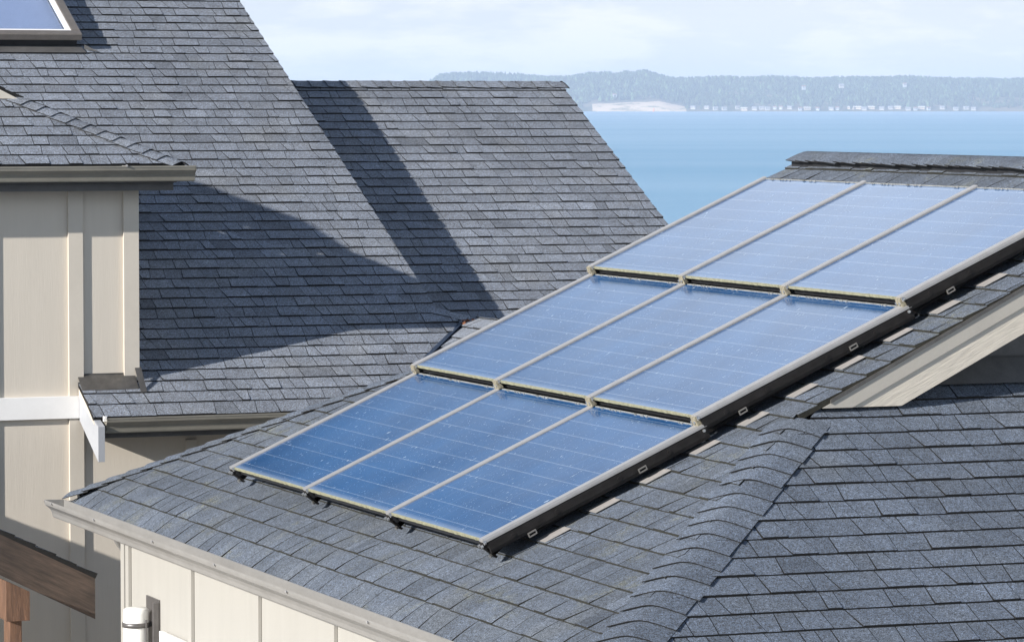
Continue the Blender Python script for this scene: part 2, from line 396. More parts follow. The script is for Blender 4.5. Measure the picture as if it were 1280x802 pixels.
# walls
WXL,WXR,WYF,WYN=6.39,XB-.3,22.50,14.8
mb=MB(); mb.box((WXL,WYN,GZ),(WXR,WYF,Z0+.02)); mb.build('wall',M_CREAM,H1,bl)
for i,y in enumerate((22.40,21.10,19.85,18.59,17.33,16.07)):
    mb=MB(); mb.box((WXL-.022,y-.032,GZ),(WXL-.0015,y+.032,Z0-.1)); mb.build('batten',M_CREAM,H1,bl,bevel=.002)
mb=MB(); mb.box((WXL-.026,WYF-.05,GZ),(WXL-.0015,WYF+.02,Z0-.1)); mb.build('corner_board',M_CREAM,H1,bl,bevel=.002)
mb=MB(); mb.box((WXL-.05,21.62,-3.25),(WXL-.0235,15,-3.067)); mb.build('belly_band',M_WHITE,H1,bl,bevel=.003)
# soffit + fascia
mb=MB(); mb.box((X0+.01,YN+.05,Z0-.13),(WXL+.02,YF-.02,Z0-.115)); mb.box((X0+.012,YN+.05,Z0-.114),(X0+.035,YF-.03,Z0-.035)); mb.build('fascia_board',M_GUT,H1,bl)
mb=MB(); mb.box((WXL-.06,WYF-.02,Z0-.32),(WXL+.02,WYF+.22,Z0-.131)); 
mb=MB(); mb.prism([(WXL-.21,WYF+.04,Z0-.131),(WXL-.001,WYF+.04,Z0-.131),(WXL-.001,WYF+.04,Z0-.34),(WXL-.03,WYF+.04,Z0-.3),(WXL-.09,WYF+.04,Z0-.2)],(0,.05,0)); mb.build('eave_bracket',M_GUT,H1,bl)
mb=MB(); mb.box((X0+.01,YF-.02,Z0-.13),(XB,YF-.035,Z0-.03)); mb.box((WXL,WYF,Z0-.13),(XB,YF-.036,Z0-.115)); mb.build('fascia_board',M_GUT,H1,bl)
mb=MB(); gutter(mb,(X0-.03,YF-.08,Z0-.018),(X0-.03,YN,Z0-.018),(-1,0,0),w=.13,h=.105)
mb.box((X0-.0425,YN,Z0-.142),(X0+.009,YF-.03,Z0-.1245))
gu=mb.build('gutter',M_GUT,H1,bl)
for y in (22.5,21.55,20.35,19.2,18.0,16.8):
    mb=MB(); mb.tube((X0-.156,y,Z0-.022),(X0-.1655,y,Z0-.022),.0055,8); mb.tube((X0-.1655,y,Z0-.022),(X0-.168,y,Z0-.022),.008,8); mb.build('gutter_screw',M_RAIL,gu)
# gablets : barge boards near (faces -Y) and far
def barge(y,sgn):
    yo=y
    ex=X0+.5*0
    def z(x): return Z0+.5*(x-X0)
    xs=X0+1.82-.02; zb=Z0+.5*1.8+.045
    # lower wide board then upper thin trim in front; horizontally cut on the hip roof
    mb=MB(); z_=lambda x,o: z(x)-o
    def cutboard(o1,o2,th,y0):
        xa=X0+2*(zb+o1-Z0); xb=X0+2*(zb+o2-Z0)
        pts=[(xa,y0,zb),(xb,y0,zb),(XR,y0,ZR-o2),(XR,y0,ZR-o1)]
        mb.prism(pts,(0,th*sgn,0))
        pts=[(2*XR-p[0],p[1],p[2]) for p in pts]; mb.prism(pts,(0,th*sgn,0))
    cutboard(.105,.235,.03,yo+sgn*.006)
    return mb,cutboard
mb,cb=barge(YRR,1); mb.build('barge_board',M_BARGE,H1,bl,bevel=.003)
mb,cb=barge(YRR,1); mb.v.clear();mb.f.clear();mb.m.clear();mb.t.clear();mb.sm.clear(); cb(.024,.103,.04,YRR-.004)
mb.build('barge_trim',M_BTR,H1,bl,bevel=.002)
mb=MB()
for sg in (1,-1):
    p=[(X0+1.98,YRR-.012,Z0+.99-.005),(XR,YRR-.012,ZR-.005),(XR,YRR-.012,ZR-.022),(X0+1.98,YRR-.012,Z0+.99-.022)]
    if sg<0: p=[(2*XR-a,b,c) for a,b,c in p]
    mb.prism(p,(0,.05,0))
mb.build('drip_edge',M_FLASH,H1,bl)
mb,cb=barge(YRL,-1); mb.build('barge_board',M_BARGE,H1,bl)
mb=MB(); mb.prism([(X0+2.25,16.6,Z0+1.04),(XB-2.25,16.6,Z0+1.04),(XR,16.6,ZR-.05)],(0,.05,0))
for i in range(6):
    z=Z0+1.16+.115*i; xx=X0+2*(z-Z0)+.3
    if xx<XR: mb.prism([(xx-.1,16.598,z-.008),(2*XR-xx+.1,16.598,z-.008),(2*XR-xx-.1,16.598,z+.1),(xx+.1,16.598,z+.1)],(0,-.012,0))
mb.build('gable_wall',M_FASC,H1,bl)
mb=MB(); mb.prism([(X0+2.45,16.5,Z0+.5*2.0+.025),(X0+2.45,16.585,Z0+.5*2.085+.028),(X0+2.45,16.585,Z0+.5*2.085+.1)],(XB-X0-4.9,0,0)); mb.build('wall_flashing',M_FASC,H1,bl)
mb=MB(); mb.prism([(X0+1.9,YRL-.2,Z0+.9),(XB-1.9,YRL-.2,Z0+.9),(XR,YRL-.2,ZR-.05)],(0,.05,0)); mb.build('gable_wall',M_WALL,H1,bl)

# ---- wall lamp
lx,ly,lz=6.268,21.83,-3.4
L=empty('wall_lamp',(WXL-.03,21.93,-3.3),'white frosted cylinder wall lamp with grey metal band on the cream wall','lamp')
lo=(WXL-.03,21.93,-3.3)
mb=MB(); 
ringz=[(-3.75,.077),(-2.985,.077),(-2.965,.074),(-2.956,.062),(-2.953,.0)]
n=28; vs=[];fs=[]
for zz,rr in ringz: vs+=[(lx+rr*math.cos(6.28318*i/n),ly+.02+rr*math.sin(6.28318*i/n),zz) for i in range(n)]
for k in range(len(ringz)-1): fs+=[(k*n+i,k*n+(i+1)%n,(k+1)*n+(i+1)%n,(k+1)*n+i) for i in range(n)]
fs.append(tuple(range(n-1,-1,-1))); mb.add(vs,fs,0,1.,True); mb.build('glass_cylinder',M_FROST,L,lo)
mb=MB(); vs=[];fs=[]
for zz,rr in ((-3.068,.0775),(-3.068,.083),(-3.04,.083),(-3.04,.0775)): vs+=[(lx+rr*math.cos(6.28318*i/n),ly+.02+rr*math.sin(6.28318*i/n),zz) for i in range(n)]
for k in range(4): fs+=[(k*n+i,k*n+(i+1)%n,((k+1)%4)*n+(i+1)%n,((k+1)%4)*n+i) for i in range(n)]
mb.add(vs,fs,0,1.,True); mb.box((lx+.07,ly+.005,-3.068),(WXL-.012,ly+.035,-3.04)); mb.build('band',M_PEWTER,L,lo)
mb=MB(); mb.box((WXL-.012,ly-.07,-3.8),(WXL-.0015,ly+.19,-2.905)); mb.box((WXL-.045,ly-.075,-3.8),(WXL-.012,ly-.045,-2.92)); mb.build('back_plate',M_PEWTER,L,lo,bevel=.002)
for a in (-1.1,2.15):
    mb=MB(); px,py=lx+.086*math.cos(a),ly+.02+.086*math.sin(a); mb.tube((px,py,-3.7),(px,py,-3.02),.0045,8); mb.build('side_rod',M_PEWTER,L,lo)

# ================================================================== SOLAR ARRAY
PV_W=1.291; PV_P=1.2145; PV_L=1.208; HB,HT=.15,.1025; YL=20.5614; SB=(6.5281-X0)/CT
TILT=TH-math.atan((HB-HT)/1.2366)
def arrP(s,y,h): return V((X0,y,Z0))+UX*s+nA*h
rows=['bottom','middle','top']; cols=['left','centre','right']
# prototype panel
def make_panel():
    r=empty('solar_panel',(0,0,0),'x','solar panel','solar panels in a three by three array on the right roof',rot=(0,-TILT,0))
    w=PV_W
    mb=MB(); mb.box((.004,-.03,-.004),(PV_L-.006,-w+.03,.0)); mb.box((.006,-.032,-.012),(PV_L-.008,-w+.032,-.0041)); mb.build('glass',M_PV,r)
    mb=MB(); y=-.03; rn=random.Random(4)
    while y>-w+.04:
        y2=max(-w+.03,y-rn.uniform(.02,.05)); t=.001+rn.random()*.003; mb.box((-.004-rn.random()*.003,y,-.010),(.004,y2,.0005+t*.5)); y=y2
    mb.build('bottom_edge',M_MOSSY,r)
    mb=MB(); mb.box((PV_L-.0058,-.04,-.012),(PV_L,-w+.04,.004))
    for i in range(16):
        y=-rn.uniform(.06,w-.06); mb.box((PV_L-.012,y,.0005),(PV_L-.002,y-.008-rn.random()*.02,.0065))
    mb.build('top_edge',M_BEAD,r)
    mb=MB(); mb.box((.02,-.04,-.05),(PV_L-.05,-w+.04,-.0125)); mb.build('back_tray',M_BLACK,r)
    return r
pp=make_panel(); first=True
for i in range(3):
    for k in range(3):
        o=pp if first else copy_tree(pp); first=False
        o.location=arrP(SB+i*PV_P,YL-k*PV_W,HB)
        pos={0:'just above the gutter side',1:'between two other rows',2:'just under the roof ridge'}[i]
        o['label']='blue solar panel, %s one of the %s row %s'%(cols[k],rows[i],pos)
# rails (cap strips) : local x upslope
def make_rail():
    r=empty('mounting_rail',(0,0,0),'x','mounting rail','aluminium rails between and beside the solar panels',rot=(0,-TILT,0))
    mb=MB(); mb.prism([(-.012,-.023,.002),(-.012,-.020,.008),(-.012,.018,.008),(-.012,.021,.002),(-.012,.021,-.008),(-.012,-.023,-.008)],(PV_L+.02,0,0)); mb.build('cap_strip',M_RAIL,r)
    mb=MB(); mb.box((.0,-.022,-.06),(PV_L,.022,-.0085)); mb.build('channel',M_BLACK,r)
    mb=MB(); mb.prism([(-.016,-.024,-.0085),(-.016,.024,-.0085),(-.012,.018,-.045),(-.012,-.018,-.045)],(.012,0,0)); b=mb.build('end_bracket',M_BRONZE,r)
    for y in(-.017,.019):
        mb=MB(); mb.tube((-.017,y,-.024),(-.028,y,-.024),.0075,8); mb.build('bolt',M_BOLT,r)
    mb=MB(); mb.tube((-.006,-.044,-.006),(-.016,-.044,-.006),.010,8); mb.build('bolt',M_BOLT,r)
    return r
rp=make_rail(); first=True
low_b=[]
for i in range(3):
    for k in range(4):
        o=rp if first else copy_tree(rp); first=False
        o.location=arrP(SB+i*PV_P,YL-k*PV_W,HB+(.004 if i else 0))
        w=['beside the left panel','between the left and centre panels','between the centre and right panels','along the outer right edge'][k]
        o['label']='grey metal rail %s of the %s row'%(w,rows[i])
        if i==0:
            mb=MB(); mb.prism([(-.012,-.004,-.046),(.02,-.004,-.095),(.17,-.004,-.05),(.05,-.004,-.046)],(0,.008,0)); mb.prism([(-.014,-.024,-.04),(-.002,-.024,-.04),(.028,-.024,-.1),(.018,-.024,-.103)],(0,.044,0)); c=mb.build('foot_bracket',M_BRONZE,o)
            mb=MB(); mb.tube((.008,-.004,-.085),(-.004,-.008,-.088),.010,8); mb.build('bolt',M_BOLT,o)
        else:
            mb=MB(); rn=random.Random(i*7+k)
            pts=[(-.022,-.03),(-.026,.0),(-.02,.03),(.004,.03),(.004,-.03)]
            mb.prism([(x+rn.uniform(-.003,.003),y+rn.uniform(-.003,.003),-.045) for x,y in pts],(0,0,.046)); mb.build('corner_clamp',M_NODE,o)
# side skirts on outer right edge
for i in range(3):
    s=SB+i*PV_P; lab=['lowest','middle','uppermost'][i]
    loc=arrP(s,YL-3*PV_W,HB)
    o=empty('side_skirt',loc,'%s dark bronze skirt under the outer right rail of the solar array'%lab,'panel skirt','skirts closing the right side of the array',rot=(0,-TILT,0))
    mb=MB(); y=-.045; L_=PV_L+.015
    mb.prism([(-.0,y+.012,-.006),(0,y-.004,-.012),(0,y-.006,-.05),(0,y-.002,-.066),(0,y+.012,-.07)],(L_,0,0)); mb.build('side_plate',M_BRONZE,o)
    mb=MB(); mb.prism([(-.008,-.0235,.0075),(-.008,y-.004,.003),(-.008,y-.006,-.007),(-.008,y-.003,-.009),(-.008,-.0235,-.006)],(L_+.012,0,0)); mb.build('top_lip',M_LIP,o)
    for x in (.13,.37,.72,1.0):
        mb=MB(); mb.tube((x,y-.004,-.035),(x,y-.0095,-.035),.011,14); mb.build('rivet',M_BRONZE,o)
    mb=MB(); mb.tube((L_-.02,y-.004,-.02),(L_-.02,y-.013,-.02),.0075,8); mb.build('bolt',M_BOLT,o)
# support beams under rails, one per column
sb=None
for k in range(4):
    w=['under the left edge of the array','under the left seam between panels','under the right seam between panels','under the outer right edge of the array'][k]
    y=YL-k*PV_W+(.12 if k==3 else -.012)
    if sb is None:
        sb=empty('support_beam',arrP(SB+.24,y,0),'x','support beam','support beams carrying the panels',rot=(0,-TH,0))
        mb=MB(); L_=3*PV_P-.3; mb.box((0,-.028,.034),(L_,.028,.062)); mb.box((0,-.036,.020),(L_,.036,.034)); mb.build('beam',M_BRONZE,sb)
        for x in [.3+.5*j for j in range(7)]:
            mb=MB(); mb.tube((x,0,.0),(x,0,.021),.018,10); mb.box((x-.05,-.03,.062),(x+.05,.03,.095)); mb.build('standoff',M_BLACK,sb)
        o=sb
    else: o=copy_tree(sb); o.location=arrP(SB+.24,y,0)
    o['label']='dark mounting beam '+w
# clamps and flashing plates
cp=None; nm=['lowest','second lowest','middle','second highest','highest']
for j,x in enumerate((6.72,7.28,7.80,8.385,8.91)):
    loc=arrP((x-X0)/CT,16.635,.07)
    if cp is None:
        cp=empty('rail_clip',loc,'x','clip','wire clips hanging from the right edge of the array',rot=(0,-TH,0)); cp.scale=(.85,.85,.85)
        mb=MB()
        for a,b in (((-.026,-.012),(.026,-.006)),((-.026,.008),(.026,.014))): mb.box((a[0],-.006,a[1]),(b[0],.004,b[1]))
        for x0 in(-.026,.021): mb.box((x0,-.006,-.012),(x0+.005,.004,.0135))
        mb.build('wire_loop',M_WIRE,cp)
        mb=MB(); mb.box((-.02,.004,-.015),(.02,.03,.02)); mb.build('tab',M_BRONZE,cp); o=cp
    else: o=copy_tree(cp); o.location=loc
    o['label']='%s of the small pale metal clips beside the right edge of the array'%nm[j]
pl=None; on=['first','second','third','fourth','fifth','sixth','seventh','eighth','ninth','tenth']
for j in range(10):
    s=(6.796-X0)/CT+j*2*E_*1.0
    loc=arrP(s,16.635,.0175)
    if pl is None:
        mb=MB(); mb.prism([(-.065,-.056,0),(.078,-.056,-.005),(.078,.056,-.005),(-.065,.056,0)],(0,0,.0022)); pl=mb.build('flashing_plate',M_PLATE); pl.rotation_euler=(0,-TH,0); o=pl
    else: o=pl.copy(); COL.objects.link(o)
    o.location=loc; tag(o,'%s aluminium flashing plate counted uphill beside the right edge of the array'%on[j],'flashing plate','flashing plates along the right edge of the array')

# ================================================================== LEFT HOUSE (tall, with bay)
CM=-14.6165
hl=(6.5,28,GZ)
H2=empty('house',hl,'tall beige house at the left with skylight roof, bay wall and white band','house')
YE=25.06; ZE=.5*YE+CM
def sm(y): return (y-YE)/CT
XM=9.805
pM=[[(3,sm(26.28)),(XM,sm(26.28)),(XM,sm(33)),(3,sm(33))],
    [(7.30,sm(25.46)),(9.34,sm(25.46)),(9.93,sm(26.05)),(XM,sm(26.28)),(7.30,sm(26.28))],
    [(6.90,0),(8.94,0),(9.34,sm(25.46)),(6.90,sm(25.46))]]
shM=[M_SH,M_EDGE]
shingles('roof_slope',(0,YE,ZE),(1,0,0),UY,pM,shM,H2,hl,seed=21,droop=.35,wob=.001,drop_len=.2)
shingles('roof_slope',(0,33+7.94,ZE),(1,0,0),UYm,[[(3,0),(XM,0),(XM,sm(33)),(3,sm(33))]],shM,H2,hl,seed=22)
caps('ridge_cap',(3,33,.5*33+CM),(XM+.03,33,.5*33+CM),V((0,-CT,-ST)),V((0,CT,-ST)),shM,H2,hl,seed=23)
# step down cap from rake foot to the valley top
k0=V((10.55,25.90,-1.68)); k1=V((9.78,26.29,-1.462))
caps('hip_cap',k0,k1,V((-.3,-.85,-.43)).normalized(),V((.3,.85,-.42)).normalized(),shM,H2,hl,seed=24,w=.11,rnd_c=.01,base=.010,e=.15,butt=.004)
# cricket roof piece right of valley + valley metal
zc=lambda x: -1.79+.5*(x-9.52)
mb=MB()
P=[(9.50,25.60),(9.97,26.07),(10.6,25.9),(10.6,24.9),(8.9,25.0)]
shingles('roof_slope',(9.0,24.9,zc(9.0)),(0,1,0),UX,[[(.14,-.05/CT),(1.13,.94/CT),(1.12,1.03/CT),(0.,1.03/CT),(0.,.2/CT)]],shM,H2,hl,seed=25)
mb=MB()
va=V((9.00,25.10,.5*25.10+CM)); vb=V((9.97,26.07,.5*26.07+CM)); 
mb.prism([va+V((-.07,0,.012)),vb+V((-.06,0,.012)),vb+V((.075,0,.05)),va+V((.075,0,.05))],(0,0,-.006)); 
mb.prism([va+V((.004,0,.03)),vb+V((.004,0,.03)),vb+V((.012,0,.05)),va+V((.012,0,.05))],(.004,0,0))
mb.build('valley_flashing',M_VALLEY,H2,hl)
# walls
WY=25.47
mb=MB(); mb.box((2.6,WY,GZ),(9.4,40.,-2.05)); mb.build('wall',M_WALL,H2,hl)
mb=MB()
mb.prism([(2.6,WY,-2.049),(2.6,WY,-.5),(2.6,28.26,-.5)],(7.33-2.6,0,0)); mb.build('wall',M_WALL,H2,hl)
mb=MB(); mb.prism([(9.40,WY+.2,-2.04),(9.40,40.4,-2.04),(9.4,33,.5*33+CM-.04)],(.1,0,0)); mb.build('gable_wall',M_WALL,H2,hl)
def strip(name,x0,x1,z0,z1,th,m):
    mb=MB(); mb.box((x0,WY-th,z0),(x1,WY-.0015,z1)); return mb.build(name,m,H2,hl,bevel=.002)
strip('batten',6.838,6.942,-1.974,-.52,.022,M_TRIM); strip('batten',6.838,6.942,GZ,-2.128,.022,M_TRIM)
strip('batten',6.26,6.325,-1.974,-.52,.022,M_TRIM); strip('batten',6.26,6.325,GZ,-2.128,.022,M_TRIM)
strip('corner_board',7.226,7.335,-1.88,-.52,.022,M_TRIM)
strip('belly_band',2.6,6.948,-2.127,-1.975,.034,M_WHITE)
strip('batten',7.66,7.74,GZ,-2.3,.02,M_TRIM)
strip('batten',8.3,8.37,GZ,-2.3,.02,M_TRIM)
# flashing where bay wall meets lower roof
mb=MB(); f0=lambda y:.5*y+CM
mb.prism([(6.90,25.345,f0(25.345)+.016),(6.90,WY-.003,f0(WY)+.05),(6.90,WY-.003,f0(WY)+.045),(6.90,25.345,f0(25.345)+.011)],(.40,0,0))
mb.box((6.90,WY-.008,f0(WY)-.02),(7.30,WY-.002,f0(WY)+.055)); mb.build('wall_flashing',M_FLASH,H2,hl)
mb=MB(); mb.prism([(7.30,25.30,f0(25.3)+.016),(7.345,25.30,f0(25.3)+.016),(7.345,WY-.02,f0(WY)+.09),(7.30,WY-.02,f0(WY)+.09)],(0,.004,.004)); mb.build('wall_flashing',M_FLASH,H2,hl)
# eave: fascia, soffit, gutter
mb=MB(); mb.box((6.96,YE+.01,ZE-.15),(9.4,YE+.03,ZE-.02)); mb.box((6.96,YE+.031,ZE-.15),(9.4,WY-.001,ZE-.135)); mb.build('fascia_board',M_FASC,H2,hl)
mb=MB(); gutter(mb,(6.975,YE+.005,ZE-.012),(9.0,YE+.005,ZE-.012),(0,-1,0),w=.1,h=.1); g2=mb.build('gutter',M_GUTB,H2,hl)
mb=MB(); mb.box((6.95,YE-.075,ZE-.03),(6.972,YE-.055,ZE+.005)); mb.tube((6.955,YE-.1,ZE-.004),(6.955,YE-.085,ZE-.004),.008,8); mb.build('gutter_bracket',M_WHITE,H2,hl)
# rake board end of lower roof
mb=MB(); zr=lambda y:.5*y+CM
mb.prism([(6.905,WY-.04,zr(WY)-.10),(6.905,YE+.0,zr(YE)-.028),(6.905,YE-.10,zr(YE)-.06),(6.905,YE-.10,zr(YE)-.30),(6.905,WY-.04,zr(WY)-.26)],(.045,0,0)); mb.build('rake_board',M_RKB,H2,hl,bevel=.003)
mb=MB(); mb.prism([(6.9,WY-.04,zr(WY)-.022),(6.9,YE,zr(YE)-.03),(6.9,YE-.02,zr(YE)-.055),(6.9,WY-.04,zr(WY)-.098)],(.045,0,0)); mb.build('rake_trim',M_TRIM,H2,hl)
# rake edge right
mb=MB(); mb.prism([(XM-.04,26.35,zr(26.35)-.022),(XM-.04,33,zr(33)-.022),(XM-.04,33,zr(33)-.17),(XM-.04,26.35,zr(26.35)-.17)],(.025,0,0)); mb.build('barge_board',M_TRIM,H2,hl)
# ---- bay roof
BY,BZ,BX=25.23,-.405,7.60
hb_=.90
pB=[[(2.6,0),(BX,0),(BX-hb_,sl(X0)+hb_/CT),(2.6+hb_,hb_/CT)]]
shingles('roof_slope',(0,BY,BZ),(1,0,0),UY,[[(2.4,0),(BX-.04,0),(BX-hb_-.04,hb_/CT),(2.4+hb_,hb_/CT)]],shM,H2,hl,seed=31,wob=.001)
XRB=5.0
# right slope and left slope
def bay_slope(sgn):
    # a = Y-BY, s upslope in x from BX
    w=(BX-XRB)/CT; ym=lambda s: 28.43-BY+s*CT
    pol=[(0,0),(ym(0),0),(ym(w),w),(hb_,w),(hb_,hb_/CT)]
    p1=[(0,0),(ym(0),0),(ym(hb_/CT),hb_/CT),(hb_,hb_/CT)]; p2=[(hb_,hb_/CT),(ym(hb_/CT),hb_/CT),(ym(w),w),(hb_,w)]
    shingles('roof_slope',(BX if sgn>0 else 2*XRB-BX,BY,BZ),(0,1,0),UXm if sgn>0 else UX,[p1,p2],shM,H2,hl,seed=33+sgn)
bay_slope(1); bay_slope(-1)
c0=V((BX-.02,BY+.02,BZ+.01)); Tb=V((-1,1,.5)).normalized()
caps('hip_cap',c0,c0+V((-1,1,.5))*(hb_-.0),sidedirs(Tb,nHn),sidedirs(Tb,nB),shM,H2,hl,seed=35,w=.12,rnd_c=.012,e=.125,base=.018,butt=.004)
GY=BY+hb_-.03
mb=MB(); zb=BZ+.5*(GY-BY)+.012
gz=lambda x:BZ+.5*(BX-x)
mb.prism([(BX-2*(zb-BZ)-.0-2*.022,GY,zb),(BX-2*(zb-BZ)-2*.115,GY,zb),(XRB,GY,gz(XRB)-.115),(XRB,GY,gz(XRB)-.022)],(0,.03,0)); mb.build('barge_board',M_TRIM,H2,hl)
mb=MB(); mb.prism([(BX-2*(zb-BZ)-2*.116,GY+.06,zb),(XRB,GY+.06,zb),(XRB,GY+.06,gz(XRB)-.1)],(0,.03,0)); mb.build('gable_wall',M_WALL,H2,hl)
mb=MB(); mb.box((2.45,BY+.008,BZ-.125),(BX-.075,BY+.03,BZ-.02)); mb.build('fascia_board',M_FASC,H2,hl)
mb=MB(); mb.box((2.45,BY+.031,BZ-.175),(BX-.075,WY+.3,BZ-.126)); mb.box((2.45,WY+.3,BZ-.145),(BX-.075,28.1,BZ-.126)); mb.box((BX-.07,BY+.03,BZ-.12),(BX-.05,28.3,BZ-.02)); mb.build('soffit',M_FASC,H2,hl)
mb=MB(); gutter(mb,(2.45,BY+.005,BZ-.012),(BX+.045,BY+.005,BZ-.012),(0,-1,0),w=.105,h=.1); 
g3=mb.build('gutter',M_GUTB,H2,hl)
mb=MB(); mb.box((7.155,BY-.104,BZ-.008),(7.165,BY,BZ-.004)); mb.tube((7.16,BY-.098,BZ-.004),(7.16,BY-.112,BZ-.004),.007,8); mb.build('gutter_hanger',M_RAIL,g3)
# ---- skylight (thing on the roof)
SY=30.10; sloc=(7.6,SY,f0(SY))
SK=empty('skylight',sloc,'bronze framed skylight with pale blue glass on the tall left roof','skylight',rot=(TH,0,0))
mb=MB()
x0,x1,y1=-.72,.60,1.25

for a,b in (((x0+.03,.03,0),(x1-.03,.07,.085)),((x0+.03,y1-.07,0),(x1-.03,y1-.03,.085)),((x0+.03,.0701,0),(x0+.07,y1-.0701,.085)),((x1-.07,.0701,0),(x1-.03,y1-.0701,.085))): mb.box(a,b)
mb.build('curb',M_BLACK,SK)
mb=MB()
for i in range(30):
    y=.0702+i*(y1-.1405)/30; mb.prism([(x0+.0702,y,.022),(x0+.0702,y+(y1-.1405)/60,.034),(x0+.0702,y+(y1-.1405)/30,.022)],(x1-x0-.1405,0,0))
mb.build('blind',M_BLIND,SK)
mb=MB()
for a,b in (((x0,0,.086),(x1,.075,.145)),((x0,y1-.075,.086),(x1,y1,.145)),((x0,.0755,.086),(x0+.075,y1-.0755,.145)),((x1-.075,.0755,.086),(x1,y1-.0755,.145))): mb.box(a,b)
fr=mb.build('frame',M_SKF,SK,bevel=.008)
mb=MB()
for a,b in (((x0+.0755,.0755,.1),(x1-.0755,.1,.14)),((x1-.1,.1005,.1),(x1-.0755,y1-.08,.14)),((x0+.0755,.1005,.1),(x0+.1,y1-.08,.14))): mb.box(a,b)
mb.build('inner_trim',M_WHITE,fr)
mb=MB(); mb.box((x0+.076,.076,.1045),(x1-.076,y1-.076,.118)); mb.build('glass',M_SKG,SK)
mb=MB(); mb.prism([(x0-.1,-.075,.017),(x1+.03,-.075,.017),(x1+.0,.03,.024),(x0-.06,.03,.024)],(0,0,.002)); mb.prism([(x1+.02,-.03,.026),(x1+.14,-.075,.02),(x1+.02,-.015,.06)],(0,.003,0)); mb.build('apron_flashing',M_FASC,SK)
# dead leaves at valley top
tag(None or empty('leaf_pile',(9.96,26.02,f0(26.02)+.03),'small heap of rusty dead leaves at the top of the dark valley','leaves'),None,None)
lp=bpy.data.objects['leaf_pile']; mb=MB(); rn=random.Random(2)
for i in range(22):
    c=V((rn.uniform(-.05,.06),rn.uniform(-.05,.02),rn.uniform(0,.03))); u=V((rn.uniform(-1,1),rn.uniform(-1,1),rn.uniform(-.4,.6))).normalized()*.02; w=u.cross(V((rn.random(),rn.random(),1))).normalized()*.012
    mb.prism([c-u,c+w,c+u,c-w],(0,0,.0012))
mb.build('leaves',M_LEAF,lp)

# ================================================================== MIDDLE HOUSE
CN=-15.0936; NYR=30.565; NYE=26.45; NX0,NX1=9.55,12.535
nl=(11,30,GZ)
H3=empty('house',nl,'middle house with plain grey shingle gable roof, half shaded, behind the panels','house')
NZE=.5*NYE+CN; NZR=.5*NYR+CN; wN=(NYR-NYE)/CT
shingles('roof_slope',(NX0,NYE,NZE),(1,0,0),UY,[[(0,0),(NX1-NX0,0),(NX1-NX0,wN),(0,wN)]],[M_SH,M_EDGE],H3,nl,seed=41,wob=.001)
shingles('roof_slope',(NX0,2*NYR-NYE,NZE),(1,0,0),UYm,[[(0,0),(NX1-NX0,0),(NX1-NX0,wN),(0,wN)]],[M_SH,M_EDGE],H3,nl,seed=42)
caps('ridge_cap',(NX0,NYR,NZR),(NX1+.02,NYR,NZR),V((0,-CT,-ST)),V((0,CT,-ST)),[M_SH,M_EDGE],H3,nl,seed=43,w=.14,base=.026,rnd_c=.01)
mb=MB(); mb.box((NX0,NYE+.3,GZ),(NX1-.25,2*NYR-NYE-.3,NZE+.02)); mb.prism([(NX1-.35,NYE+.3,NZE+.021),(NX1-.35,2*NYR-NYE-.3,NZE+.021),(NX1-.35,NYR,NZR-.03)],(.1,0,0)); mb.build('wall',M_WALL,H3,nl)
mb=MB(); mb.prism([(NX1-.03,NYE,NZE-.022),(NX1-.03,NYR,NZR-.022),(NX1-.03,NYR,NZR-.16),(NX1-.03,NYE,NZE-.16)],(.022,0,0)); mb.prism([(NX1-.03,2*NYR-NYE,NZE-.022),(NX1-.03,NYR,NZR-.022),(NX1-.03,NYR,NZR-.16),(NX1-.03,2*NYR-NYE,NZE-.16)],(.022,0,0)); mb.build('barge_board',M_TRIM,H3,nl)

# ================================================================== PORCH (bottom left)
PY=22.6; pz=lambda x:-2.85-.5*(x-6.226)
po=(5.4,23,GZ)
PO=empty('porch_roof',po,'weathered cedar porch roof with brown barge board and posts at bottom left','porch')
mb=MB(); xa,xb=4.6,6.226
mb.prism([(xa,PY,pz(xa)),(xb,PY,pz(xb)),(xb,PY,pz(xb)-.264),(xa,PY,pz(xa)-.264)],(0,.045,0)); mb.build('barge_board',M_WOOD,PO,po,bevel=.004)
mb=MB(); mb.prism([(xa,PY+.046,pz(xa)-.02),(xb,PY+.046,pz(xb)-.02),(xb,PY+.046,pz(xb)-.045),(xa,PY+.046,pz(xa)-.045)],(0,2.8,0))
mb.build('roof_deck',M_WOOD,PO,po)
# right slope shingles: faces +X
shingles('roof_slope',(6.234,PY-.012,pz(6.234)+.006),(0,1,0),UXm,[[(0,0),(2.85,0),(2.85,1.8),(0,1.8)]],[M_SH,M_EDGE],PO,po,seed=51)
mb=MB(); mb.box((5.63,PY+.16,-3.04),(5.74,25.4,-2.93)); mb.build('beam',M_WOODP,PO,po,bevel=.004)
mb=MB(); mb.prism([(5.612,22.35,-3.068),(5.755,22.35,-3.068),(5.755,22.35,-2.895),(5.612,22.35,-2.825)],(0,.4,0)); mb.build('beam_end',M_WOODP,PO,po,bevel=.006)
mb=MB(); mb.box((5.645,22.41,GZ),(5.722,22.55,-3.053)); mb.build('post',M_WOODP,PO,po,bevel=.006)
shingles('roof_slope',(2*xa-6.234,PY-.012,pz(6.234)+.006),(0,1,0),UX,[[(0,0),(2.85,0),(2.85,1.8),(0,1.8)]],[M_SH,M_EDGE],PO,po,seed=52)  # unseen left slope, added to keep sun from passing under the porch
mb=MB(); mb.prism([(xa-.001,PY,pz(xa)),(2*xa-xb,PY,pz(xb)),(2*xa-xb,PY,pz(xb)-.264),(xa-.001,PY,pz(xa)-.264)],(0,.045,0)); mb.build('barge_board',M_WOOD,PO,po,bevel=.004)
mb=MB(); mb.box((4.62,22.41,GZ),(4.72,22.55,-2.4)); mb.build('post',M_WOODP,PO,po,bevel=.006)

